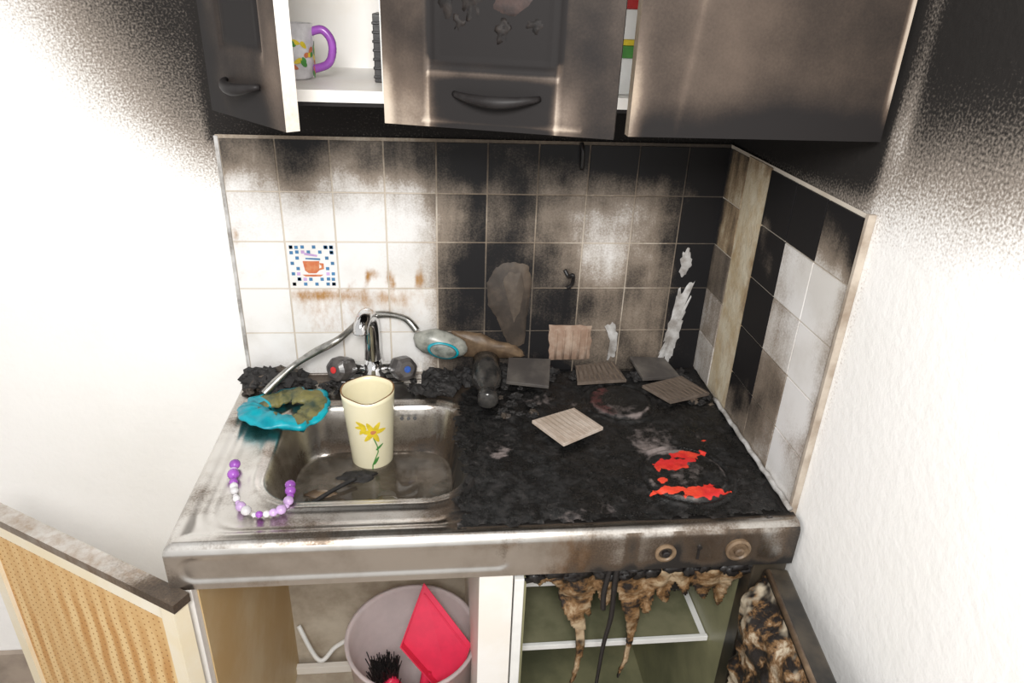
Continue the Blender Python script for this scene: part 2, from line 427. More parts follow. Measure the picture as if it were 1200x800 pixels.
b=B();b.box((0,-.538,.816),(.994,-.50,.822));b.box((0,-.54,.816),(.004,-.01,.892));b.make('worktop_folded_edges',m_chrome,parent=wt)
b=B()
def Rx(x,z,y=-.5435): return Matrix.Translation((x,y,z))@Matrix.Rotation(pi/2,4,'X')
b.lathe([(.0175,-.002),(.0175,.003),(.013,.0045),(.011,.002),(.011,-.001)],Rx(.772,.853),2,28)
b.lathe([(.006,0),(.006,.006),(.004,.007)],Rx(.772,.853),1,16)
b.lathe([(.021,-.002),(.021,.005),(.017,.007),(.014,.003)],Rx(.893,.855),2,28)
b.lathe([(.008,0),(.008,.010),(.005,.012)],Rx(.893,.855),2,16)
b.lathe([(.004,0),(.004,.003)],Rx(.828,.862),1,12);b.box((.825,-.546,.838),(.829,-.5425,.858),1)
b.make('control_knob_spindles',[m_steel,m_black,m_brown],smooth=False,parent=wt)
b=B();b.lathe([(.030,0),(.030,.003),(.024,.004),(.018,.001)],Matrix.Translation((.31,-.33,.7915)),0,32)
b.make('sink_drain',m_chrome,smooth=True,parent=wt)
b=B()
for k in range(3): b.lathe([(.004,0),(.004,.002)],Matrix.Translation((.335+.013*k,-.1595,.875))@Matrix.Rotation(radians(65),4,'X'),0,12)
b.make('overflow_holes',m_black,parent=wt)
b=B();vs=[];n=64
for i in range(n):
    t=2*pi*i/n;c_,s_2=cos(t),sin(t);e=.55
    vs.append((.285+.150*abs(c_)**e*(1 if c_>0 else -1),-.29+.125*abs(s_2)**e*(1 if s_2>0 else -1),.8005))
b.add(vs,[tuple(range(n))]);b.make('dirty_water',plain('dirty_water',(.06,.048,.036),.04,col2=(.20,.17,.14),scale=14,Alpha=.75),parent=wt)

# tap
tp=empty('mixer_tap');b=B()
b.box((.205,-.060,.897),(.335,-.012,.905),0)
b.lathe([(.030,.90),(.030,.912),(.023,.925),(.019,.95)],Matrix.Translation((.272,-.036,0)),0,24)
P=spline([(.272,-.036,.92),(.272,-.037,.97),(.272,-.040,1.02),(.270,-.050,1.05),(.264,-.070,1.062),(.258,-.092,1.052),(.257,-.098,1.035)],6)
b.tube(P,.0125,0,20,rf=lambda t:.0185-.004*t)
b.tube([(.222,-.036,.925),(.325,-.036,.925)],.015,0,16)
b.make('tap_body',m_chrome,smooth=True,parent=tp)
m_knob=plain('sooty_knob',(.10,.09,.085),.3,col2=(.035,.03,.03),scale=40)
for x,dirx,mc,nm in ((.222,-.55,m_redcap,'hot_knob'),(.323,.40,m_blue,'cold_knob')):
    b=B();d=Vector((dirx,-.8,.30)).normalized();M=Matrix.Translation((x,-.036,.928))@d.to_track_quat('Z','Y').to_matrix().to_4x4()
    b.lathe([(.013,0),(.023,.006),(.026,.024),(.024,.046),(.016,.052)],M,0,24,wob=lambda t,z:.05*cos(6*t))
    b.lathe([(.007,.052),(.007,.0535),(.004,.054)],M,1,16)
    b.make(nm,[m_knob,mc],smooth=False,parent=tp)

# shower hose + head
sh=empty('hand_shower');b=B()
P=spline([(.06,-.12,.915),(.085,-.10,.935),(.116,-.08,.957),(.16,-.075,.985),(.21,-.07,1.012),(.25,-.016,1.03),(.282,-.014,1.040),(.315,-.02,1.042),(.345,-.03,1.036),(.365,-.04,1.015)],12)
b.tube(P,.007,0,12,rf=lambda t:.0072+.0008*sin(t*700))
b.make('hose',m_hose,smooth=True,parent=sh)
b=B();M=Matrix.Translation((.415,-.045,.985))@Matrix.Rotation(radians(14),4,'Y')
b.blob((0,0,0),(.058,.022,.030),0,seed=2,amp=.12,M=M)
M2=M@Matrix.Translation((.006,-.018,-.004))@Matrix.Rotation(pi/2,4,'X')
b.lathe([(.026,0),(.026,.003),(.020,.005)],M2@Matrix.Diagonal((1.3,.72,1,1)),1,24)
b.lathe([(.021,.005),(.019,.007)],M2@Matrix.Diagonal((1.35,.74,1,1)),2,24)
b.make('shower_head',[plain('dull_grey_plastic',(.36,.36,.32),.3,col2=(.10,.11,.095),scale=30),m_teal,plain('sooty_spray_plate',(.22,.235,.21),.4,col2=(.08,.09,.08),scale=60)],smooth=True,parent=sh)

# melted teal ring
b=B()
cx,cy=.108,-.172
n=60;vs=[];k2=16
for i in range(n):
    t=2*pi*i/n
    rr=.052*(1+.22*noise.noise((cos(t)*1.7,sin(t)*1.7,3)))
    c=Vector((cx+rr*1.22*cos(t),cy+rr*.85*sin(t),.912+.006*sin(2*t)+.004*noise.noise((cos(t)*5,sin(t)*5,1))))
    d=Vector((cos(t),sin(t),0))
    for k in range(k2):
        a=2*pi*k/k2
        w=.027*(1+.45*noise.noise((cos(t)*3.5,sin(t)*3.5,cos(a)*1.3+4)));h=.009*(1+.9*noise.noise((cos(t)*6,sin(t)*6,7+cos(a)*2)))
        vs.append(c+d*(w*cos(a))+Vector((0,0,h*sin(a)+.003*noise.noise((cos(t)*12,sin(t)*12,a)))))
fs=[(i*k2+k,((i+1)%n)*k2+k,((i+1)%n)*k2+(k+1)%k2,i*k2+(k+1)%k2) for i in range(n) for k in range(k2)]
b.add(vs,fs,0)
for i in range(n):
    t=2*pi*(i+.5)/n;tt=((t+pi)%(2*pi)-pi)
    w_=noise.noise((cos(t)*4,sin(t)*4,0))
    for k in range(k2):
        if (-1.1<tt<2.3 and 2+int(2*w_)<=k<=9) or (k in (5,6,7) and w_>.0): b.m[i*k2+k]=1
b.make('melted_teal_ring',[m_teal,m_olive],smooth=True)

# cup
cup=empty('flower_print_tumbler');b=B()
CX,CY,CZ=.276,-.185,.791
M=Matrix.Translation((CX,CY,CZ))@Matrix.Rotation(radians(-1),4,'Y')
hC=.170
def rC(z): return .040+.0115*(z/hC)
n=64;prof=[(.034,0)]+[(rC(hC*k/14),hC*k/14+(.003 if k==0 else 0)) for k in range(15)]
def rimz(t,z):
    if z<hC*.9: return z
    return z-.006*exp(-(((t-4.9+pi)%(2*pi)-pi)/.6)**2)*(z-hC*.9)/(hC*.1)+.0010*sin(5*t)*(z-hC*.9)/(hC*.1)
vs=[]
full=prof+[(r-.003,z) for r,z in reversed(prof[1:])]+[(.001,.006)]
for (r,z) in full:
    for i in range(n):
        t=2*pi*i/n;vs.append(M@Vector((r*cos(t),r*sin(t),rimz(t,z))))
fs=[(k*n+i,k*n+(i+1)%n,(k+1)*n+(i+1)%n,(k+1)*n+i) for k in range(len(full)-1) for i in range(n)]
fmm=[]
for k in range(len(full)-1):
    fmm+= [1 if k in (15,) else 0]*n
b.add(vs,fs,0);b.m=fmm
b.f.append(tuple(range(n-1,-1,-1)));b.m.append(0)
b.make('tumbler_body',[m_cup,m_cupedge],smooth=True,parent=cup)
def decal(Bd,pts,mi,M,rf,t0,off=.0006):
    vs=[]
    for u,z in pts:
        r=rf(z)+off;t=t0+u/rf(z);vs.append(M@Vector((r*cos(t),r*sin(t),z)))
    u=sum(p[0] for p in pts)/len(pts);z=sum(p[1] for p in pts)/len(pts);r=rf(z)+off+.0003;t=t0+u/rf(z)
    vs.append(M@Vector((r*cos(t),r*sin(t),z)));k=len(pts)
    Bd.add(vs,[(i,(i+1)%k,k) for i in range(k)],mi)
def petal(cx,cz,L,W,ang,n=14):
    o=[]
    for i in range(n):
        t=2*pi*i/n;a=L/2*(1+cos(t));c=W/2*sin(t)*(1-.3*cos(t))
        o.append((cx+a*cos(ang)-c*sin(ang),cz+a*sin(ang)+c*cos(ang)))
    return o
b=B();t0=-pi/2+.14
def strip(pts,w,mi,off=.0006):
    for i in range(len(pts)-1):
        (x0,z0),(x1,z1)=pts[i],pts[i+1];L=hypot(x1-x0,z1-z0);nx,nz_=-(z1-z0)/L*w/2,(x1-x0)/L*w/2
        decal(b,[(x0-nx,z0-nz_),(x1-nx,z1-nz_),(x1+nx,z1+nz_),(x0+nx,z0+nz_)],mi,M,rC,t0,off)
strip([(.003,.085),(.009,.065),(.010,.05),(.004,.035),(-.002,.02),(-.003,.008)],.0022,1)
for p in ((-.001,.02,.022,.006,1.0),(.006,.055,.02,.005,.7)): decal(b,petal(*p),1,M,rC,t0,.0007)
for k,a in enumerate((.1,1.0,2.0,3.0,4.0,5.1)): decal(b,petal(.003,.098,.026,.010,a),0,M,rC,t0,.0009)
for a in (2.6,3.3,4.1): decal(b,petal(-.010,.112,.022,.008,a),0,M,rC,t0,.0012)
decal(b,petal(-.002,.098,.011,.009,.2),2,M,rC,t0,.0018)
b.make('printed_flower',[m_ye,m_gr,m_or],parent=cup)

# beads
b=B();P=spline([(.058,-.345,.906),(.060,-.362,.906),(.068,-.395,.906),(.080,-.43,.906),(.098,-.462,.906),(.121,-.475,.906),(.145,-.474,.906),(.160,-.468,.906),(.167,-.445,.906),(.165,-.42,.908),(.162,-.405,.91)],30)
acc=0;last=P[0];k=0;rb=random.Random(5);nx=0
for p in P:
    acc+=(p-last).length;last=p
    if acc>=nx:
        if k<4: r,mi=(.0095,.0075,.010,.007)[k],(0,1,0,0)[k]
        else: r=rb.choice([.0045,.006,.007,.0085]);mi=rb.choice([0,1,1,2,2,2])
        if acc>.235: mi=0;r=.009
        b.blob((p.x,p.y,.897+r),(r,r,r*.9),mi,amp=0,n=7);nx=acc+r*1.7;k+=1
b.make('bead_bracelet',[m_purple,m_lilac,m_bwhite],smooth=True)

# debris in sink
b=B()
b.tube(spline([(.15,-.38,.800),(.17,-.34,.804),(.21,-.30,.808),(.25,-.27,.812)],6),.004,1)
b.tube(spline([(.16,-.39,.801),(.20,-.35,.803),(.235,-.33,.805)],6),.005,0)
b.blob((.25,-.25,.80),(.035,.018,.007),1,seed=4,amp=.5)
b.blob((.21,-.355,.802),(.038,.022,.007),2,seed=9,amp=.5)
b.blob((.28,-.36,.800),(.05,.02,.004),0,seed=11,amp=.5)
b.blob((.19,-.30,.800),(.03,.012,.006),0,seed=15,amp=.5)
b.make('burnt_sink_residue',[m_brown,m_char,plain('pale_residue',(.55,.38,.34),.4,col2=(.25,.15,.12),scale=30)],smooth=True)

# ------------------------------------------------------------------ charred hob
PL=((.842,-.405,.080),(.785,-.155,.070))
def cz(x,y):
    e=sst(0,.03,min(x-hobedge(y),.995-x,y+.525,-.03-y)+.03)
    a=nz(x,y,0,13,5);r=1-abs(nz(x,y,4,26,4))*1.6
    h=.0025+.0050*max(0,a+.25)+.0016*max(0,r)+.0012*nz(x,y,9,130,3)
    for cx,cy,R in PL:
        d=hypot(x-cx,y-cy)
        k=sst(R+.012,R+.002,d)
        hb=.0105-.0065*exp(-((d-R*.97)/.005)**2)+.0010*nz(x,y,3,70,3)
        h=h*(1-k)+hb*k
    return .896+max(.0003,h*e)
def cmask(x,y):
    m=min(x-hobedge(y),.999-x,(y+.520),(-.012-y)*1.5)
    return m+.018*nz(x,y,7,28,4)>.004
def cburn(x,y):
    d=hypot(x-PL[0][0],y-PL[0][1])
    nn=nz(x,y,2,55,4);n2=nz(x,y,5,22,3);d2=hypot(x-PL[1][0],y-PL[1][1])
    red=max(1.1*g(x,y,.812,-.386,.030,.014),1.15*g(x,y,.862,-.352,.030,.014),1.0*g(x,y,.838,-.372,.03,.010),
            1.2*g(x,y,.855,-.458,.038,.016),1.0*g(x,y,.800,-.452,.032,.010),.7*g(x,y,.795,-.425,.012,.008),.6*g(x,y,.895,-.345,.010,.010),.55*g(x,y,.915,-.30,.007,.006))
    red=red+(.55*nn+.25*n2 if red>.12 else 0)
    ash=.95*g(x,y,.815,-.332,.05,.022)+.5*g(x,y,.77,-.19,.07,.03)
    ash+=.42*sst(.2,.5,nz(x,y,12,9))+.65*exp(-((d-.070)/.0045)**2)*(.6+.8*n2)+.5*exp(-((d2-.060)/.004)**2)*(.6+.8*n2)+.45*g(x,y,.52,-.3,.03,.1)*max(0,nz(x*.3,y,2,60,2))*3
    rose=.5*sst(.070,.06,d2)*sst(.030,.045,d2)*sst(.0,.6,-cos(atan2(y+.155,x-.785)))
    return (sst(.25,.7,red),ash,rose)
n_=N('charred_hob_crust');r,gg,bb=n_.burn()
f=n_.noise(55,8,.7);f2=n_.noise(420,3,.6);f3=n_.noise(14,6,.6)
c=n_.mix(n_.mr(f,.45,.75),(.0065,.0065,.0065),(.026,.023,.022))
c=n_.mix(n_.mr(f2,.6,.75),c,(.09,.085,.08))
c=n_.mix(n_.mr(n_.math('ADD',gg,n_.math('MULTIPLY',n_.math('SUBTRACT',f,.5),1.4)),.3,.95),c,(.24,.20,.19))
c=n_.mix(n_.mr(n_.math('ADD',bb,n_.math('MULTIPLY',n_.math('SUBTRACT',f,.5),1.2)),.3,.7),c,(.10,.03,.03))
c=n_.mix(n_.mr(n_.math('ADD',r,n_.math('MULTIPLY',n_.math('SUBTRACT',f,.5),1.3)),.38,.58),c,n_.mix(n_.mr(f3,.4,.6),(.80,.07,.035),(.62,.02,.02)))
n_.bump(n_.math('ADD',f,n_.math('MULTIPLY',f2,.5)),.6,.003)
m_crust=n_.fin(c,n_.mr(n_.math('ADD',n_.math('MULTIPLY',f,.5),n_.math('MULTIPLY',f3,.5)),.42,.6,.22,.75))
grid('charred_hob',.41,.998,-.524,-.012,.003,lambda x,y:(x,y,cz(x,y)),m_crust,cburn,cmask)

# char debris
b=B();rd=random.Random(11)
def cl(n,cx,cy,sx,sy,r0,r1,z=.90):
    for i in range(n):
        x=cx+rd.uniform(-sx,sx);y=cy+rd.uniform(-sy,sy);r=rd.uniform(r0,r1)
        y=min(y,-.014-r*1.3);x=min(max(x,.004+r),.975)
        b.blob((x,y,z+r*.45),(r*rd.uniform(.8,1.4),r*rd.uniform(.7,1.3),r*rd.uniform(.5,.9)),0 if rd.random()<.9 else 1,seed=i+cx*50,amp=.9,n=6,freq=2.2)
cl(38,.06,-.035,.06,.03,.008,.024);cl(16,.05,-.07,.04,.03,.005,.012);cl(14,.17,-.07,.05,.03,.004,.010)
cl(18,.40,-.06,.05,.05,.006,.018);cl(14,.42,-.09,.025,.02,.008,.02);cl(30,.52,-.045,.06,.03,.008,.022)
cl(26,.60,-.04,.06,.02,.008,.02);cl(24,.8,-.04,.16,.02,.005,.013);cl(20,.95,-.1,.03,.08,.004,.010);cl(20,.55,-.15,.05,.06,.004,.010,.900)
b.make('charred_debris',[m_char,m_smear],smooth=False)

# burnt bottle
b=B();a=Vector((.512,-.03,.938));c_=Vector((.507,-.185,.925));d=(c_-a).normalized()
M=Matrix.Translation(a)@d.to_track_quat('Z','Y').to_matrix().to_4x4()
b.lathe([(.020,0),(.029,.008),(.032,.05),(.030,.085),(.022,.105),(.017,.125),(.021,.132),(.021,.150),(.015,.156)],M,0,28,wob=lambda t,z:.04*sin(3*t+z*60))
b.make('burnt_bottle',plain('smoked_plastic',(.02,.02,.02),.18,col2=(.06,.055,.05),scale=40),smooth=True)

# fallen tiles
def fallen(pts,z,th,mats,ribs=False,lift=(0,0,0,0)):
    b=B();P=[Vector((x,y,z+l)) for (x,y),l in zip(pts,lift)]
    up=Vector((0,0,th))
    b.add(P+[p+up for p in P],[(0,1,2,3),(4,7,6,5),(0,4,5,1),(1,5,6,2),(2,6,7,3),(3,7,4,0)],0)
    if ribs:
        for k in range(9):
            t0_=(k+.25)/9;t1=(k+.6)/9
            A=[P[0].lerp(P[1],t) for t in (t0_,t1)];C=[P[3].lerp(P[2],t) for t in (t1,t0_)]
            q_=[A[0].lerp(C[1],.03),A[1].lerp(C[0],.03),C[0].lerp(A[1],.03),C[1].lerp(A[0],.03)]
            u=Vector((0,0,th+.0002));u2=Vector((0,0,th+.0009))
            b.add([p+u for p in q_]+[p+u2 for p in q_],[(0,1,5,4),(1,2,6,5),(2,3,7,6),(3,0,4,7),(4,5,6,7)],1)
    return b.make('fallen_wall_tile',mats,bevel=.0008)
mt1=plain('tile_back_clay',(.42,.33,.26),.8,col2=(.60,.52,.45),scale=25,bump=.3)
mt2=plain('tile_back_ridge',(.52,.43,.36),.85,col2=(.34,.27,.21),scale=20)
mt3=plain('sooted_tile',(.07,.062,.058),.45,col2=(.14,.125,.11),scale=18)
mt4=plain('sooted_tile_back',(.09,.068,.054),.8,col2=(.18,.14,.11),scale=30)
mt5=plain('browned_tile_back',(.18,.135,.10),.8,col2=(.09,.066,.05),scale=30)
fallen([(.588,-.245),(.678,-.202),(.722,-.274),(.637,-.326)],.912,.007,[mt1,mt2],True)
fallen([(.563,-.020),(.655,-.030),(.640,-.115),(.552,-.092)],.912,.007,[mt3,mt4],False,(.02,.02,0,0))
fallen([(.712,-.028),(.80,-.018),(.815,-.085),(.705,-.095)],.908,.007,[mt4,mt5],True,(.006,.01,0,0))
fallen([(.835,-.022),(.915,-.022),(.935,-.080),(.85,-.088)],.912,.007,[mt3,mt4],False,(.02,.015,0,0))
fallen([(.842,-.112),(.935,-.088),(.975,-.155),(.884,-.180)],.909,.007,[mt4,mt5],True,(0,.008,.004,0))

# ------------------------------------------------------------------ upper cabinets
uc=empty('wall_cupboard')
b=B()
zt=2.1
def carc(x0,x1,yf):
    b.box((x0,yf,1.508),(x1,-.003,1.524));b.box((x0,yf,1.524),(x0+.014,-.003,zt));b.box((x1-.014,yf,1.524),(x1,-.003,zt))
    b.box((x0+.014,-.010,1.524),(x1-.014,-.003,zt));b.box((x0,yf,zt),(x1,-.003,zt+.016));b.box((x0+.014,yf+.02,1.80),(x1-.014,-.01,1.812))
carc(.122,.35,-.335);carc(.352,.740,-.335);carc(.742,.992,-.465)
b.make('carcass',m_carc,parent=uc,useburn=True)
b=B();b.box((.122,-.33,1.502),(.99,-.01,1.507),burn=(1,0,0));b.make('sooted_underside',m_door,parent=uc,useburn=True)

def door(name,O,dirv,W,H,th,panel,bfun,handle=None,edge=None):
    dx=Vector((dirv[0],dirv[1],0)).normalized();nn=Vector((dx.y,-dx.x,0))
    st=.0035;nu=int(W/st);nv=int(.30/st)
    vs=[];bb=[]
    def dep(u,z):
        d=0
        for (a0,z0,a1,z1,dd) in panel:
            s=max(a0-u,u-a1,z0-z,z-z1)
            d+=dd*exp(-(s/.0035)**2)+ (dd*.6*sst(.0,-.012,s) if dd>0 else 0)
        return d
    zs=[.30*j/nv for j in range(nv+1)]+[H]
    for z in zs:
        for i in range(nu+1):
            u=W*i/nu;vs.append(O+dx*u+Vector((0,0,z))-nn*dep(u,z));bb.append(bfun(u,z))
    fs=[(j*(nu+1)+i,j*(nu+1)+i+1,(j+1)*(nu+1)+i+1,(j+1)*(nu+1)+i) for j in range(len(zs)-1) for i in range(nu)]
    obj(name+'_front',vs,fs,m_door,smooth=True,burn=bb,parent=uc)
    b=B();up=Vector((0,0,H))
    p0=[O,O+dx*W,O+dx*W-nn*th,O-nn*th]
    b.add(p0+[v+up for v in p0],[(0,3,2,1),(4,5,6,7),(1,2,6,5),(2,3,7,6),(3,0,4,7)],0,burn=edge or [(.9,0,0)]*4+[(.1,0,0)]*4)
    b.make(name+'_slab',m_carc,parent=uc,useburn=True)
    if handle:
        (u0,u1,zh)=handle;b=B();pts=[]
        for i in range(25):
            t=i/24;pts.append(O+dx*(u0+(u1-u0)*t)+Vector((0,0,zh-.006*sin(pi*t)))+nn*(.002+.016*sin(pi*t)**.6))
        b.tube(pts,.005,0,12,rf=lambda t:.0035+.004*sin(pi*t))
        b.make(name+'_handle',m_hnd,smooth=True,parent=uc)
m_hnd=plain('sooty_handle',(.022,.02,.02),.5,col2=(.012,.010,.010),Specular_IOR_Level=.2)
inn=Vector((.25,-.5));dv=Vector((.13,-.16)).normalized();nn=Vector((dv.y,-dv.x))
Wd=.200;Oo=inn+nn*.019-dv*Wd
def bl(u,z): return (.92+.22*nz(u,z,1,7)+.15*sst(.06,.0,z)+.2*sst(.08,.10,z)*sst(.05,.08,u)*sst(.165,.15,u)-.3*g(u,z,.19,.0,.03,.3)-.35*exp(-((u-.16)/.004)**2)*sst(.06,.09,z),.1,0)
door('left_door',Vector((Oo.x,Oo.y,1.497)),(dv.x,dv.y),Wd,.60,.018,[(.055,.085,.155,.9,.004)],bl,(.06,.15,.045),edge=[(.35,.1,0)]*4+[(0,0,0)]*4)
A=Vector((.343,-.412));C=Vector((.630,-.500));dm=(C-A)
def bm(u,z):
    s=.92+.20*nz(u,z,2,8)
    s-=.55*sst(.02,.0,u)*sst(.14,.02,z)+.38*g(u,z,.028,.02,.04,.06)+.26*g(u,z,.238,.02,.02,.05)+.08*(1 if u<.055 or u>.232 else 0)
    s+=.5*sst(.08,.09,z)*sst(.055,.065,u)*sst(.235,.225,u)+.2*sst(.06,.075,u)*sst(.225,.215,u)*sst(.06,.055,z)
    for e in (abs(u-.0585),abs(u-.2275)): s-=.55*exp(-(e/.0020)**2)*sst(.22,.04,z)
    s-=.48*exp(-((z-.0655)/.0020)**2)*(1 if .058<u<.229 else 0)+.28*exp(-((z-.008)/.0025)**2)*(1 if .05<u<.26 else 0)
    return (s,.55*g(u,z,.05,.04,.05,.05)+.35*g(u,z,.24,.08,.02,.06),0)
door('centre_door',Vector((A.x,A.y,1.494)),(dm.x,dm.y),dm.length,.60,.018,[(.063,.074,.223,.9,.003)],bm,(.095,.205,.043),edge=[(.8,0,0)]*8)
def br(u,z):
    s=.76+.14*nz(u,z,3,6)+.25*sst(.05,.0,z)-.65*sst(.330,.338,u)*sst(.0,.08,z)+.2*g(u,z,.2,.02,.15,.04)-.6*g(u,z,.0,.01,.014,.10)-.06*g(u,z,.12,.14,.10,.04)
    s-=.2*exp(-((z-.165-.04*u)/.0025)**2)+.10*exp(-((u-.06-.1*z)/.005)**2)
    return (s,.4*g(u,z,.02,.05,.04,.06),0)
door('right_door',Vector((.652,-.487,1.496)),(1,0),.340,.60,.018,[],br,edge=[(.5,0,0)]*8)

b=B();dx=dm.normalized();nd=Vector((dx.y,-dx.x,0));dx3=Vector((dx.x,dx.y,0));O3=Vector((A.x,A.y,1.494))
M=Matrix(((dx3.x,nd.x,0),(dx3.y,nd.y,0),(0,0,1))).to_4x4()
for i,(u,z,ru,rz,am,mi) in enumerate([(.085,.155,.014,.030,.5,0),(.115,.150,.016,.022,.6,0),(.165,.150,.030,.018,.2,1),(.155,.118,.012,.014,.6,0),(.10,.125,.010,.010,.5,0),(.195,.125,.014,.010,.5,0)]):
    b.blob(O3+dx3*u+Vector((0,0,z))-nd*.0045,(ru,.004,rz),mi,seed=i*3+1,amp=am,M=M,freq=1.8,n=14)
b.make('centre_door_blisters',[plain('blistered_paint',(.010,.009,.009),.6,col2=(.024,.019,.017),scale=60,bump=.8,Specular_IOR_Level=.2),plain('blistered_paint_rosy',(.055,.036,.032),.6,col2=(.028,.022,.021),scale=50,bump=.6,Specular_IOR_Level=.2)],smooth=True,parent=uc)

# mug
mg=empty('patterned_mug');M=Matrix.Translation((.188,-.205,1.5245));b=B()
b.lathe([(.030,0),(.036,.004),(.038,.04),(.039,.078),(.036,.078),(.035,.04),(.033,.008),(.002,.007)],M,0,40,cap=(True,True));b.make('mug_body',m_bwhite,smooth=True,parent=mg)
b=B();P=spline([(.034,0,.066),(.052,0,.070),(.064,0,.058),(.066,0,.040),(.058,0,.022),(.036,0,.014)],6);b.tube([M@p for p in P],.0062,0,12);b.make('mug_handle',m_purple,smooth=True,parent=mg)
b=B();rr=random.Random(2)
for i in range(26):
    t=rr.uniform(-2.2,.4);z=rr.uniform(.012,.062);decal(b,petal(0,z,rr.uniform(.010,.018),.007,rr.uniform(0,6.28)),rr.choice([0,1,1,2]),M,lambda z:.0385,t,.0008)
b.make('mug_pattern',[m_or,m_gr,m_ye],parent=mg)
b=B();b.box((.318,-.23,1.5245),(.333,-.14,1.62))
for k in range(7): b.box((.3165,-.2315,1.53+.0125*k),(.3345,-.1385,1.534+.0125*k))
b.make('black_wire_basket',m_black,bevel=.001)
b=B();b.box((.655,-.30,1.5245),(.72,-.24,1.575),0)
b.box((.654,-.301,1.575),(.721,-.239,1.592),1);b.box((.654,-.301,1.592),(.721,-.239,1.600),2);b.box((.655,-.30,1.600),(.72,-.24,1.64),0);b.box((.654,-.301,1.64),(.721,-.239,1.66),3);b.make('food_packet',[m_white,m_gr,m_ye,m_redcap],bevel=.002)

# ------------------------------------------------------------------ base unit
bu=empty('base_cupboard');b=B()
b.box((.001,-.538,0),(.028,-.02,.815),0,burn=(0,.15,0));b.box((.472,-.538,0),(.527,-.02,.815),0,burn=(.02,.1,0))
b.box((.028,-.060,.0205),(.472,-.045,.045),0)
b.make('base_carcass',m_carc,parent=bu,useburn=True,bevel=.001)
b=B();b.box((.028,-.50,.002),(.472,-.02,.020));b.make('cupboard_bottom',m_duct,parent=bu)
b=B();b.box((.0285,-.52,.021),(.0305,-.02,.81));b.make('side_lining',m_yellow,parent=bu)
b=B();b.box((.03,-.028,.021),(.472,-.02,.815));b.make('rear_wall_patch',m_duct,parent=bu)
b=B();b.tube(spline([(.31,-.30,.79),(.31,-.28,.68),(.25,-.15,.62),(.20,-.06,.60)],8),.018,0,14)
b.tube(spline([(.05,-.06,.20),(.10,-.10,.12),(.14,-.08,.14),(.19,-.07,.17),(.22,-.05,.20)],8),.006,0,10)
b.make('waste_pipe',m_white,smooth=True,parent=bu)

# lower left door (swung wide)
ld=empty('open_cupboard_door')
H0=Vector((.018,-.568));E0=Vector((-.405,-.315));dd=(E0-H0).normalized();L=(E0-H0).length
nf=Vector((dd.y,-dd.x))
if nf.y>0: nf=-nf
M=Matrix(((dd.x,nf.x,0,H0.x),(dd.y,nf.y,0,H0.y),(0,0,1,0),(0,0,0,1)))
b=B()
b.box((0,-.016,.10),(L,0,.818),0,M)
for a,c in (((0,0,.10),(.030,.010,.806)),((L-.028,0,.10),(L,.010,.806)),((.028,0,.780),(L-.028,.010,.806)),((.028,0,.10),(L-.028,.010,.14))): b.box(a,c,0,M)
b.make('door_frame',m_cream2,parent=ld)
n_=N('perforated_door_liner')
w=n_.n.new('ShaderNodeTexWave');w.inputs['Scale'].default_value=9;w.inputs['Distortion'].default_value=2.0;w.bands_direction='X';n_.link(n_.co,w.inputs['Vector'])
c=n_.mix(n_.mr(w.outputs['Fac'],.1,.9),(.54,.28,.09),(.78,.56,.28))  # pale bands paint vertical waves of light into the liner colour
c=n_.mix(n_.mr(n_.noise(5),.4,.7),c,(.66,.43,.19))
m_perf=n_.fin(c,.5)
b=B();b.box((.028,0,.14),(L-.028,.003,.782),0,M);b.make('door_liner',m_perf,parent=ld)
b=B()
for i in range(34):
    for j in range(34):
        u=.038+i*(L-.074)/33;z=.768-j*.0125
        b.lathe([(.0014,0),(.0014,.0006)],M@Matrix.Translation((u,.003,z))@Matrix.Rotation(-pi/2,4,'X'),0,5)
b.make('liner_perforations',plain('hole_brown',(.34,.18,.06),.8),parent=ld)
b=B()
nseg=60
for i in range(nseg):
    u0=-.004+(L+.004)*i/nseg;u1=-.004+(L+.004)*(i+1)/nseg+.0002
    f_=.55*sst(.55,.0,i/nseg)+.2*noise.noise((i*.12,0,0))  # rail colour darkens toward the hinge, painting in the dark reflection there
    b.box((u0,-.019,.806),(u1,.011,.8225),0,M,burn=(max(0,f_),.55,0))
b.make('steel_top_rail',m_steel,parent=ld,useburn=True)

# bin
bn=empty('waste_bin');b=B();M=Matrix.Translation((.348,-.30,.0210))@Matrix.Diagonal((1,1,1.175,1))
b.lathe([(.100,0),(.105,.01),(.136,.335),(.141,.337),(.141,.342),(.134,.342),(.131,.335),(.101,.014),(.002,.012)],M,0,56);b.make('bin_body',m_bin,smooth=True,parent=bn)
# dustpan
dp=empty('dustpan')
A_=[Vector(p) for p in [(.374,-.240,.508),(.474,-.315,.400),(.432,-.365,.295),(.326,-.300,.400)]]
b=B();nrm=(A_[1]-A_[0]).cross(A_[3]-A_[0]).normalized()
if nrm.y>0: nrm=-nrm
th=nrm*.003
b.add(A_+[p+th for p in A_],[(0,1,2,3),(4,7,6,5),(0,4,5,1),(1,5,6,2),(2,6,7,3),(3,7,4,0)])
cen=sum(A_,Vector())/4
def wall(p,q_,h0,h1):
    p=p.copy();q_=q_.copy();a=p+nrm*h0;c=q_+nrm*h1;o=(cen-(p+q_)/2).normalized()*.003
    b.add([p,q_,c,a,p+o,q_+o,c+o,a+o],[(0,1,2,3),(4,7,6,5),(0,3,7,4),(1,5,6,2),(3,2,6,7)])
wall(A_[1],A_[2],.004,.035);wall(A_[2],A_[3],.035,.035);wall(A_[3],A_[0],.035,.004)
for t in (.12,):
    p=A_[0].lerp(A_[3],t);q_=A_[1].lerp(A_[2],t);b.tube([p.lerp(q_,.06)+th,p.lerp(q_,.94)+th],.0022,0,6)
b.make('pan',m_red,parent=dp,bevel=.0015)
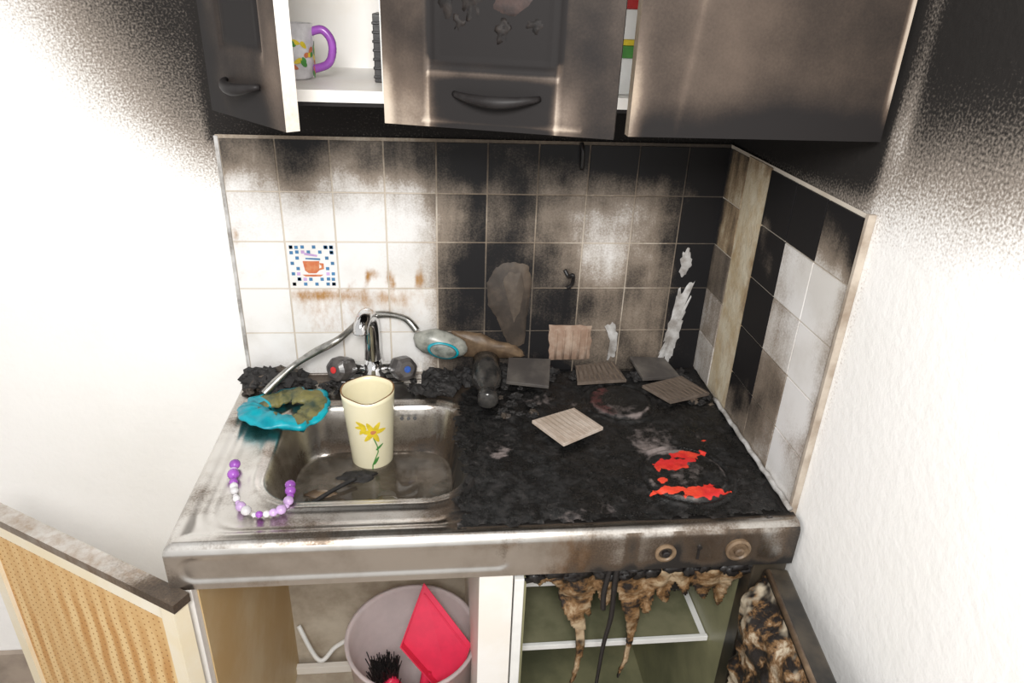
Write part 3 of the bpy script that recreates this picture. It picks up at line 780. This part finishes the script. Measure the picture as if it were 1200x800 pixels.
hm=(A_[2]+A_[3])/2;b=B();b.tube(spline([hm+nrm*.01,hm+Vector((-.01,-.02,-.06))+nrm*.01,hm+Vector((-.015,-.02,-.13))],6),.011,0,12);b.make('handle',m_red,smooth=True,parent=dp)
hb=empty('hand_brush');b=B();b.tube(spline([(.375,-.385,.24),(.33,-.375,.33),(.30,-.365,.37)],6),.010,0,12,rf=lambda t:.009+.006*t);b.make('brush_handle',m_red,smooth=True,parent=hb)
b=B();rr=random.Random(4)
for i in range(260):
    s=Vector((.292+rr.uniform(-.022,.025),-.355+rr.uniform(-.012,.012),.345+rr.uniform(-.01,.02)));e=s+Vector((rr.uniform(-.02,.015),rr.uniform(-.015,.015),.045+rr.uniform(0,.012)))
    b.tube([s,e],.0012,0,4)
b.make('bristles',m_black,parent=hb)

# ------------------------------------------------------------------ mini fridge
fr=empty('mini_fridge');b=B()
b.box((.530,-.52,0),(.552,-.02,.80),0);b.box((.935,-.50,0),(.957,-.02,.80),0);b.box((.552,-.03,0),(.935,-.02,.80),0);b.box((.552,-.52,.0),(.935,-.03,.05),0);b.box((.53,-.50,.80),(.957,-.03,.812),0)
b.make('fridge_liner',m_fridge,parent=fr)
b=B();b.box((.934,-.535,0),(.992,-.498,.812),0);b.make('charred_side_frame',m_darkdoor,parent=fr,bevel=.002)
b=B()
for z,yf in ((.665,-.42),(.52,-.44)):
    b.box((.553,yf,z),(.934,yf+.008,z+.012),0);b.box((.553,-.05,z),(.934,-.04,z+.010),0)
    b.box((.553,yf+.008,z),(.565,-.05,z+.008),0);b.box((.922,yf+.008,z),(.934,-.05,z+.008),0)
b.box((.530,-.535,.0),(.546,-.52,.80),0)
b.make('shelf_rails',m_white,parent=fr,bevel=.001)
b=B();b.box((.565,-.41,.667),(.922,-.05,.671),0);b.box((.565,-.43,.522),(.922,-.05,.526),0)
b.make('glass_shelves',plain('sooty_glass',(.10,.105,.06),.12,col2=(.22,.21,.13),scale=6),parent=fr)
b=B();b.lathe([(.012,0),(.012,.03),(.006,.034)],Matrix.Translation((.905,-.40,.70))@Matrix.Rotation(pi/2,4,'X'),0,16);b.make('thermostat_knob',m_white,parent=fr)
H1=Vector((.946,-.548));E1=Vector((.892,-.965));dd=(E1-H1).normalized();L=(E1-H1).length;nf=Vector((-dd.y,dd.x))
if nf.x<0: nf=-nf
M=Matrix(((dd.x,nf.x,0,H1.x),(dd.y,nf.y,0,H1.y),(0,0,1,0),(0,0,0,1)))
b=B();b.box((0,0,.02),(L,.038,.815),0,M);b.make('fridge_door',m_darkdoor,parent=fr,bevel=.004)
b=B();b.tube([M@Vector((.01,.002,.817)),M@Vector((L-.01,.002,.817))],.0045,0,8);b.make('door_gasket',m_brown,parent=fr,smooth=True)
def meltmat(name,b0,b1,k0,k1,sc,cream=(.80,.72,.58)):
    n_=N(name);f=n_.noise(sc,10,.72,.3);f3=n_.noise(8,4,.6)
    c=n_.mix(n_.mr(f,b0,b1),cream,(.20,.105,.04));c=n_.mix(n_.mr(f,k0,k1),c,(.012,.009,.008))
    c=n_.mix(n_.mr(f3,.44,.36),c,tuple(v*.95 for v in cream));n_.bump(f,.8,.006)
    return n_.fin(c,.45)
m_melt=meltmat('melted_insulation',.36,.50,.47,.56,22,(.56,.48,.36))
m_melt2=meltmat('melted_liner_plastic',.37,.53,.50,.60,18,(.50,.385,.25))
def fm_(u,z):
    k=sst(0,.03,min(u,L-u,.81-z))
    t=(.006+.026*max(0,.5+nz(u,z,2,15,5))+.028*g(u,z,.02,.72,.08,.06))*k
    return M@Vector((u,-t-.001,z))
grid('melted_door_lining',.0,L,.30,.81,.007,fm_,m_melt,parent=fr)
DR=[(.580,.012,.03),(.615,.016,.035),(.645,.026,.14),(.650,.010,.30),(.668,.012,.11),(.70,.018,.08),(.738,.015,.16),(.745,.009,.27),(.765,.020,.11),(.80,.020,.08),(.835,.014,.06),(.868,.022,.07),(.90,.016,.10)]
def bot(x):
    z=.777-.010*nz(x,0,3,22)-.02*sst(.60,.66,x)
    for cx,w,dp_ in DR: z=min(z,.785-.02*sst(.60,.66,x)-dp_*exp(-((x-cx)/w)**2))
    return z
def cur(x,z):
    sway=.016*sin((.80-z)*14+x*7)*sst(.77,.66,z)
    return (x+sway,-.505-.012*nz(x,z,6,14)+.02*sst(.8,.7,z)-.008*abs(sin(x*70))*sst(.5,.8,z),z)
grid('melted_plastic_curtain',.552,.945,.46,.812,.003,cur,m_melt2,maskf=lambda x,z:z>bot(x)+.004*nz(x,z,1,60),parent=fr,solid=.006)
grid('black_rear_sheet',.556,.932,.62,.80,.004,lambda x,z:(x,-.462-.012*nz(x,z,9,16),z),m_black,maskf=lambda x,z:z>.730-.03*nz(x,0,8,14)-.04*sst(.6,.85,x)-.04*max(0,nz(x,0,4,50,2)),parent=fr,solid=.004)  # irregular black sheet hanging behind the melted curtain
b=B();b.tube(spline([(.700,-.53,.815),(.699,-.532,.77),(.701,-.53,.70),(.694,-.53,.63),(.690,-.53,.52)],10),.004,0,8,rf=lambda t:.006-.003*t)
b.tube(spline([(.69,-.528,.815),(.683,-.53,.76),(.685,-.53,.72)],8),.005,0,8)
for i in range(70):
    x=rd.uniform(.56,.94);b.blob((x,-.520+rd.uniform(-.006,.006),.812-rd.uniform(0,.026)),(.010+rd.random()*.012,.006,.004+rd.random()*.008),0,seed=i,amp=.9,n=6)
b.make('black_tar_drips',m_black,smooth=True,parent=fr)

# ------------------------------------------------------------------ camera and light
pitch,yaw,roll=.45650,-.11557,.04149
F=Vector((sin(-yaw)*cos(pitch),cos(yaw)*cos(pitch),-sin(pitch)))
right=F.cross(Vector((0,0,1))).normalized();up=right.cross(F)
Rv=cos(roll)*right+sin(roll)*up;Uv=-sin(roll)*right+cos(roll)*up
cam=bpy.data.cameras.new('camera');co=bpy.data.objects.new('camera',cam);S.collection.objects.link(co)
mm=Matrix((( Rv.x,Uv.x,-F.x,.41107),(Rv.y,Uv.y,-F.y,-1.38144),(Rv.z,Uv.z,-F.z,1.65042),(0,0,0,1)))
co.matrix_world=mm;cam.sensor_width=36;cam.lens=823.297/1200*36;cam.clip_start=.02;S.camera=co
w=bpy.data.worlds.new('world');S.world=w;w.use_nodes=True
w.node_tree.nodes['Background'].inputs[0].default_value=(1,.985,.965,1);w.node_tree.nodes['Background'].inputs[1].default_value=.85
def area(name,loc,tgt,size,e,col=(1,1,1)):
    l=bpy.data.lights.new(name,'AREA');l.size=size;l.energy=e;l.color=col
    o=bpy.data.objects.new(name,l);S.collection.objects.link(o);o.location=loc
    o.rotation_euler=(Vector(tgt)-Vector(loc)).to_track_quat('-Z','Y').to_euler()
area('camera_flash',(.35,-1.75,2.05),(.45,0,1.0),.4,32,(1,.985,.96))
